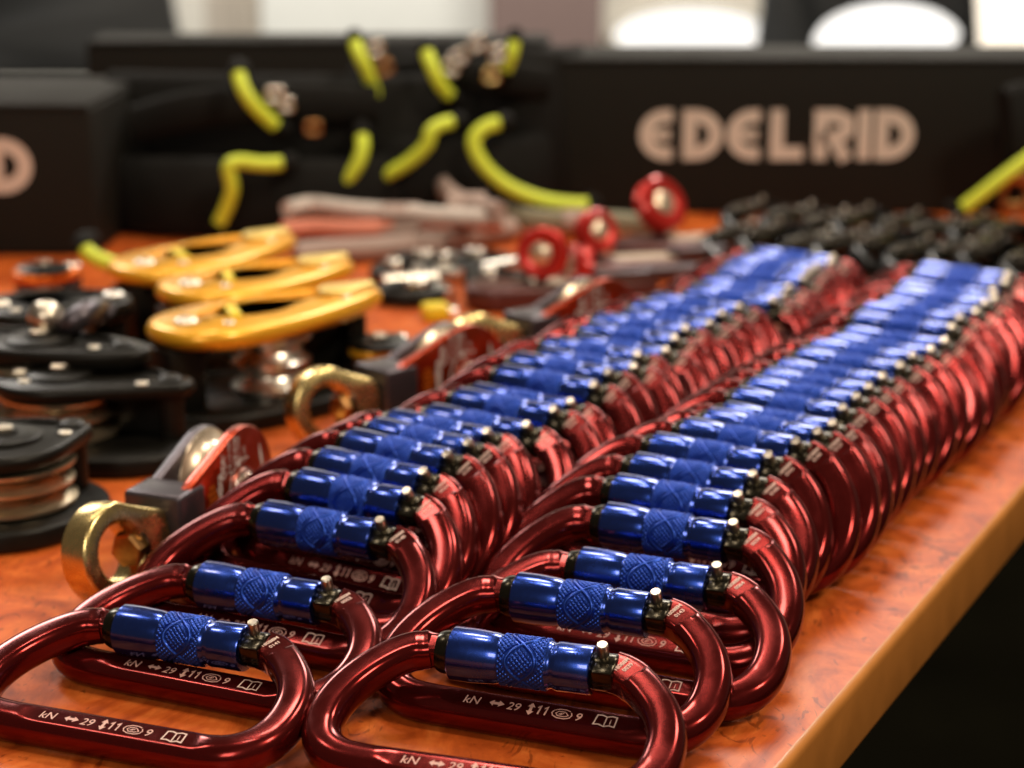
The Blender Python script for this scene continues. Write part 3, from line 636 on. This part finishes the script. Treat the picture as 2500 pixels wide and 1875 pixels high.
belt(H3, [(372, 1392, 60), (345, 1378, 62), (332, 1368, 60)], 70, 12); loop(H3, px([(2290, 290), (2212, 345), (2150, 392), (2072, 456)]), 1355, 4.6, 4)
buckle(H3, 2478, 470, 1350, 20, 26, 'bronze')

# ------------------------------------------------------------------ slings
def sling(label, pix, z, m, width, th, closed=False):
    P = [at(x, y, z) for x, y in pix]; o0 = P[0].copy(); t = thing('sling', label, 'sling', (o0.x, o0.y, 0), group='webbing slings lying in front of the harnesses')
    bm = bmesh.new(); ribbon(bm, catmull([p-Vector((o0.x, o0.y, 0)) for p in P], 8, closed), (0, 0, 1), width, th, closed); finish('webbing', bm, M[m], t, 60)
    x, y = pix[len(pix)//2]; p = at(x, y, z)-Vector((o0.x, o0.y, 0))
    bm = bmesh.new(); ribbon(bm, [p+Vector((-12, .6, 0)), p+Vector((12, .2, 0))], (0, 0, 1), width*1.08, th*2.1); finish('stitched_joint', bm, M['webgrey'], t, 60)
sling('pale greyish white sling lying topmost of the bundle', [(700, 512), (760, 500), (860, 512), (980, 520), (1100, 528), (1230, 532)], 26, 'webwhite', 11, 9)
sling('salmon pink sling lying below the pale one in the bundle', [(690, 562), (760, 556), (860, 560), (980, 556), (1100, 545), (1225, 538)], 17, 'webpink', 11, 10)
sling('dusty pink sling lying lowest and nearest in the bundle', [(720, 620), (800, 612), (920, 606), (1040, 592), (1150, 575), (1250, 556)], 8, 'webgrey', 14, 14)
sling('pale pink sling rising steeply towards the big neon loop', [(1080, 452), (1100, 475), (1140, 500), (1220, 520)], 30, 'webgrey', 14, 10)
sling('grey green sling stretched behind the red wheels', [(1220, 520), (1300, 535), (1420, 540), (1540, 545), (1640, 560)], 12, 'webgreen', 14, 8)

# ------------------------------------------------------------------ descenders with red wheels
def descender(label, x, y, ang, wheel, wz, wr, wrot, L=84):
    p = at(x, y, 10); t = thing('descender', label, 'descender', group='maroon descenders with red wheels'); place_z(t, p, ang)
    bm = bmesh.new(); plate(bm, [(a-L*.5, b) for a, b in hull2(19, L*.62, 11, 48)], .3, 13, None, 2.5); finish('body_plate', bm, M['maroon'], t, 45)
    bm = bmesh.new(); box(bm, -L*.28, L*.16, -8, 7, 12.9, 14.2, .4, 1); finish('label_plate', bm, M['beige'], t, 40)
    bm = bmesh.new(); plate(bm, [(a+L*.20, b) for a, b in hull2(7, 26, 4.5, 32)], 13.2, 19, None, 1.5); finish('handle', bm, M['grey'], t, 45)
    wp = t.matrix_basis.inverted() @ ((aty(*wheel, p.y+wz[1])+Vector((0, 0, wz[0])))*MM)*1000
    T = Matrix.Translation(wp) @ Matrix.Rotation(R(wrot[0]-ang), 4, 'Z') @ Matrix.Rotation(R(wrot[1]), 4, 'X')
    bm = bmesh.new(); ringlathe(bm, [(wr*.42, -4.5), (wr*.55, -5.5), (wr*.9, -5.5), (wr, -4), (wr*.88, -1.2), (wr*.84, 0), (wr*.88, 1.2), (wr, 4), (wr*.9, 5.5), (wr*.55, 5.5), (wr*.42, 4.5)], 48, T); w_ = finish('wheel', bm, M['redplas'], t, 40)
    bm = bmesh.new(); lathe(bm, [(wr*.44, -5.2), (wr*.44, 5.2), (wr*.3, 6.4), (wr*.08, 6.6)], 30, T); finish('hub', bm, M['sheave'], w_, 40)
    bm = bmesh.new(); q = Vector((wp.x, wp.y, 0)); tube(bm, [q+Vector((0, 3, 8)), q.lerp(Vector(wp), .55)+Vector((0, 3, 4)), Vector(wp)+Vector((0, 3, 0))], 3.6, 10); finish('wheel_post', bm, M['maroon'], t, 60)
descender('maroon descender with round red wheel facing forward and silver hub', 1395, 700, 8, (1325, 618), (0, -8), 14.5, (-15, 80))
descender('maroon descender with red wheel turned edge on, beige label', 1520, 690, 12, (1412, 648), (0, -6), 12.5, (-72, 82))
descender('maroon descender with two dark red knobs behind the other wheels', 1590, 640, 10, (1455, 566), (0, -4), 13, (30, 70))
descender('maroon descender with tall tilted red wheel standing before the carton', 1720, 590, 14, (1612, 500), (0, 0), 17.5, (38, 62))
# small black shackles
def shackle(label, x, y, ang, s=1.0):
    p = at(x, y, 5); t = thing('shackle', label, 'shackle', group='small black shackles'); place_z(t, p, ang); t.scale = (s, s, s)
    bm = bmesh.new(); P = [Vector((15*math.cos(a), 15*math.sin(a)*1.25, 5)) for a in [R(-60+i*20) for i in range(16)]]; tube(bm, P, 4.4, 12); finish('bow', bm, M['black'], t, 60)
    bm = bmesh.new(); a, b = P[0], P[-1]; d = (b-a).normalized(); tube(bm, [a-d*7, a, b, b+d*9], 4.0, 12); finish('pin', bm, M['silver'], t, 60)
    bm = bmesh.new(); box(bm, -4, 4, -6, 6, 9, 16, 1.8); bmesh.ops.translate(bm, vec=Vector((-6, 0, -2)), verts=bm.verts); finish('nut', bm, M['silver'], t, 60)
for i, (x, y, a, lab) in enumerate(((985, 668, 20, 'black shackle with silver pin beside the tip of the middle golden pulley'), (1040, 642, 75, 'black shackle below the dusty pink sling, second from the golden pulleys'), (1110, 655, -30, 'black shackle with bright silver nut behind the bare table patch'), (1180, 640, 40, 'black shackle lying nearest the round red wheel'), (1010, 715, 110, 'black shackle lying in front of the others above the yellow tag'), (1220, 690, 5, 'black shackle beside the first descender label'))):
    shackle(lab, x, y, a, 1.05)
t = thing('tag', 'small bright yellow tag at the end of the nearest golden pulley', 'tag'); p = at(1062, 762, 4); place_z(t, p, 20)
bm = bmesh.new(); box(bm, -7, 7, -6, 6, .3, 9, 2, 3); finish('grip', bm, M['yellow'], t, 50)
bm = bmesh.new(); ringlathe(bm, [(3.5, -1), (4.6, 0), (3.5, 1), (2.6, 0)], 24, Matrix.Translation((9.5, 0, 5))); finish('split_ring', bm, M['silver'], t, 50)
t = thing('wrapper', 'pale blue foil wrapper crumpled beside the farthest gold eye', 'wrapper'); p = at(1235, 800, 20); place_z(t, p, 30)
bm = bmesh.new(); g = [[bm.verts.new((-16+i*4, -10+j*4, 12+6*math.sin(i*1.3+j)+3*math.cos(j*2.1+i))) for j in range(6)] for i in range(9)]
for i in range(8):
    for j in range(5): bm.faces.new((g[i][j], g[i+1][j], g[i+1][j+1], g[i][j+1]))
o = finish('foil_sheet', bm, M['bluegrey'], t, 60); md = o.modifiers.new('thick', 'SOLIDIFY'); md.thickness = .0004

# ------------------------------------------------------------------ black carabiners at the back
bp = make_carabiner('carabiner', '', 'carabiner', M['gloss'], M['gun'], False)
BG = 'black carabiners lined up before the right carton'; first = True
for row, (x0, y0, n) in enumerate(((1885, 656, 9), (1925, 600, 8))):
    for i in range(n):
        lab = 'blurred black carabiner, ' + ORD[i] + ' from the left in the ' + ('front', 'rear')[row] + ' black line before the carton'
        o = bp if first else copy_tree(bp, lab); first = False; o['label'] = lab; o['group'] = BG
        p = at(x0+i*92+10*math.sin(i*3.3), y0+i*7, 5); o.matrix_world = pose(p.x, p.y, 50+7*math.sin(i*1.9+row*2), 19+4*math.sin(i*2.1+row), 5.0) @ Matrix.Scale(.84, 4)

# ------------------------------------------------------------------ room beyond the table, far out of focus
def slab(name, x0, x1, y0, y1, Y, m, th=30, label=None, cat=None):
    a, b = aty(x0, y1, Y), aty(x1, y0, Y); bm = bmesh.new(); box(bm, a.x, b.x, Y, Y+th, a.z, b.z, 0)
    return finish(name, bm, M[m], None, 0)
def fin(o, label, cat): o['label'] = label; o['category'] = cat
# glazed openings in the far wall
def window(x0, x1, Y, m, label, oval=None):
    a, b = (aty(x0, 140, Y), aty(x1, -60, Y)) if not oval else (aty(x0, oval[1], Y), aty(x1, oval[0], Y)); t = thing('window', label, 'window', ((a.x+b.x)/2, Y, a.z)); w2 = (b.x-a.x)/2; h = b.z-a.z
    if oval:
        o = [(w2*math.cos(2*math.pi*i/48), h*.5+h*.5*math.sin(2*math.pi*i/48)) for i in range(48)]
        bm = bmesh.new(); plate(bm, [(x*.985, (z-h/2)*.985+h/2) for x, z in o], -4, 4, None, 1); xz(bm, 10); finish('pane', bm, M[m], t, 0)
        bm = bmesh.new(); plate(bm, [(x*1.06, (z-h/2)*1.1+h/2) for x, z in o], -18, 18, [(x*.97, (z-h/2)*.97+h/2) for x, z in o], 2); xz(bm, 12); finish('frame', bm, M['wall'], t, 0); return
    bm = bmesh.new(); box(bm, -w2, w2, 6, 14, 0, h); finish('pane', bm, M[m], t, 0)
    bm = bmesh.new()
    for q in ((-w2-40, -w2, -40, h+40), (w2, w2+40, -40, h+40), (-w2, w2, -40, 0), (-w2, w2, h, h+40)): box(bm, q[0], q[1], 0, 30, q[2], q[3])
    finish('frame', bm, M['post'], t, 0)
window(1496, 1880, 6260, 'window', 'bright oval opening between the mauve curtain and the grey chair', (18, 150))
window(1985, 2350, 6255, 'window', 'bright glazed opening seen through the back of the grey chair')
window(2372, 2720, 6250, 'creamwin', 'cream lit opening at the right edge of the picture')
def column(name, label, cat, x0, x1, Y, m, th=120):
    a, b = aty(x0, 140, Y), aty(x1, -200, Y); t = thing(name, label, cat, ((a.x+b.x)/2, Y, -740)); w2 = (b.x-a.x)/2
    bm = bmesh.new(); n = 12
    P = [(-w2+2*w2*i/n, -8*(i % 2)) for i in range(n+1)]
    A = [bm.verts.new((x, y, 0)) for x, y in P]+[bm.verts.new((x, th, 0)) for x, y in P[::-1]]; B = [bm.verts.new((v.co.x, v.co.y, 1500)) for v in A]; k = len(A)
    for i in range(k): bm.faces.new((A[i], A[(i+1) % k], B[(i+1) % k], B[i]))
    bm.faces.new(A[::-1]); bm.faces.new(B); finish('panel', bm, M[m], t, 30); return t
column('curtain', 'mauve brown curtain hanging between the white board and the bright opening', 'curtain', 1195, 1475, 5600, 'mauve')
column('wall_post', 'beige post standing left of the white board', 'post', 505, 625, 5800, 'post')
t = column('display_board', 'wide pale display board standing behind the harnesses', 'board', 640, 1190, 5700, 'board', 40)
def chair(label, xl, xr, Y, hole, top):
    a, b = aty(xl, 100, Y), aty(xr, 100, Y); cx = (a.x+b.x)/2; hw = (b.x-a.x)/2
    t = thing('chair', label, 'chair', (cx, Y, -740)); z0, z1 = -740+(-a.z-740)*0, 0
    zb = a.z+740
    bm = bmesh.new(); n = 56; out = []; inn = []
    hx = [(x-(xl+xr)/2)/(xr-xl)*2*hw for x in hole[:2]]; hz = [aty(0, y, Y).z+740 for y in hole[2:]]
    for i in range(n):
        q = 2*math.pi*i/n+math.pi/4
        c, s_ = math.cos(q), math.sin(q); k = max(abs(c), abs(s_)); X, Z = c/k, s_/k
        wd = hw*(1-.22*(Z+1)/2)
        out.append((X*wd, zb+180+Z*240)); inn.append(((hx[0]+hx[1])/2+(hx[1]-hx[0])/2*c, hz[0]+(hz[1]-hz[0])*max(0, s_) if s_ > 0 else hz[0]+(hz[1]-hz[0])*s_*.35))
    plate(bm, out, -20, 20, inn, 6); xz(bm); finish('backrest', bm, M['chair'], t, 50)
    bm = bmesh.new(); box(bm, -hw*.95, hw*.95, -440, -20, 410, 450, 15); finish('seat', bm, M['chair'], t, 50)
    for sx in (-1, 1):
        for sy in (-1, 1):
            bm = bmesh.new(); tube(bm, [Vector((sx*hw*.9, -30 if sy > 0 else -420, 0)), Vector((sx*hw*.85, -40 if sy > 0 else -400, 430))], 13, 10); finish('leg', bm, M['chair'], t, 60)
chair('dark grey plastic chair with arched opening behind the right carton', 1838, 2395, 4300, (1985, 2350, 104, 8), 0)
chair('dark grey plastic chair behind the left carton, edge of its back rounded', -420, 452, 3600, (-300, -60, 60, -40), 0)
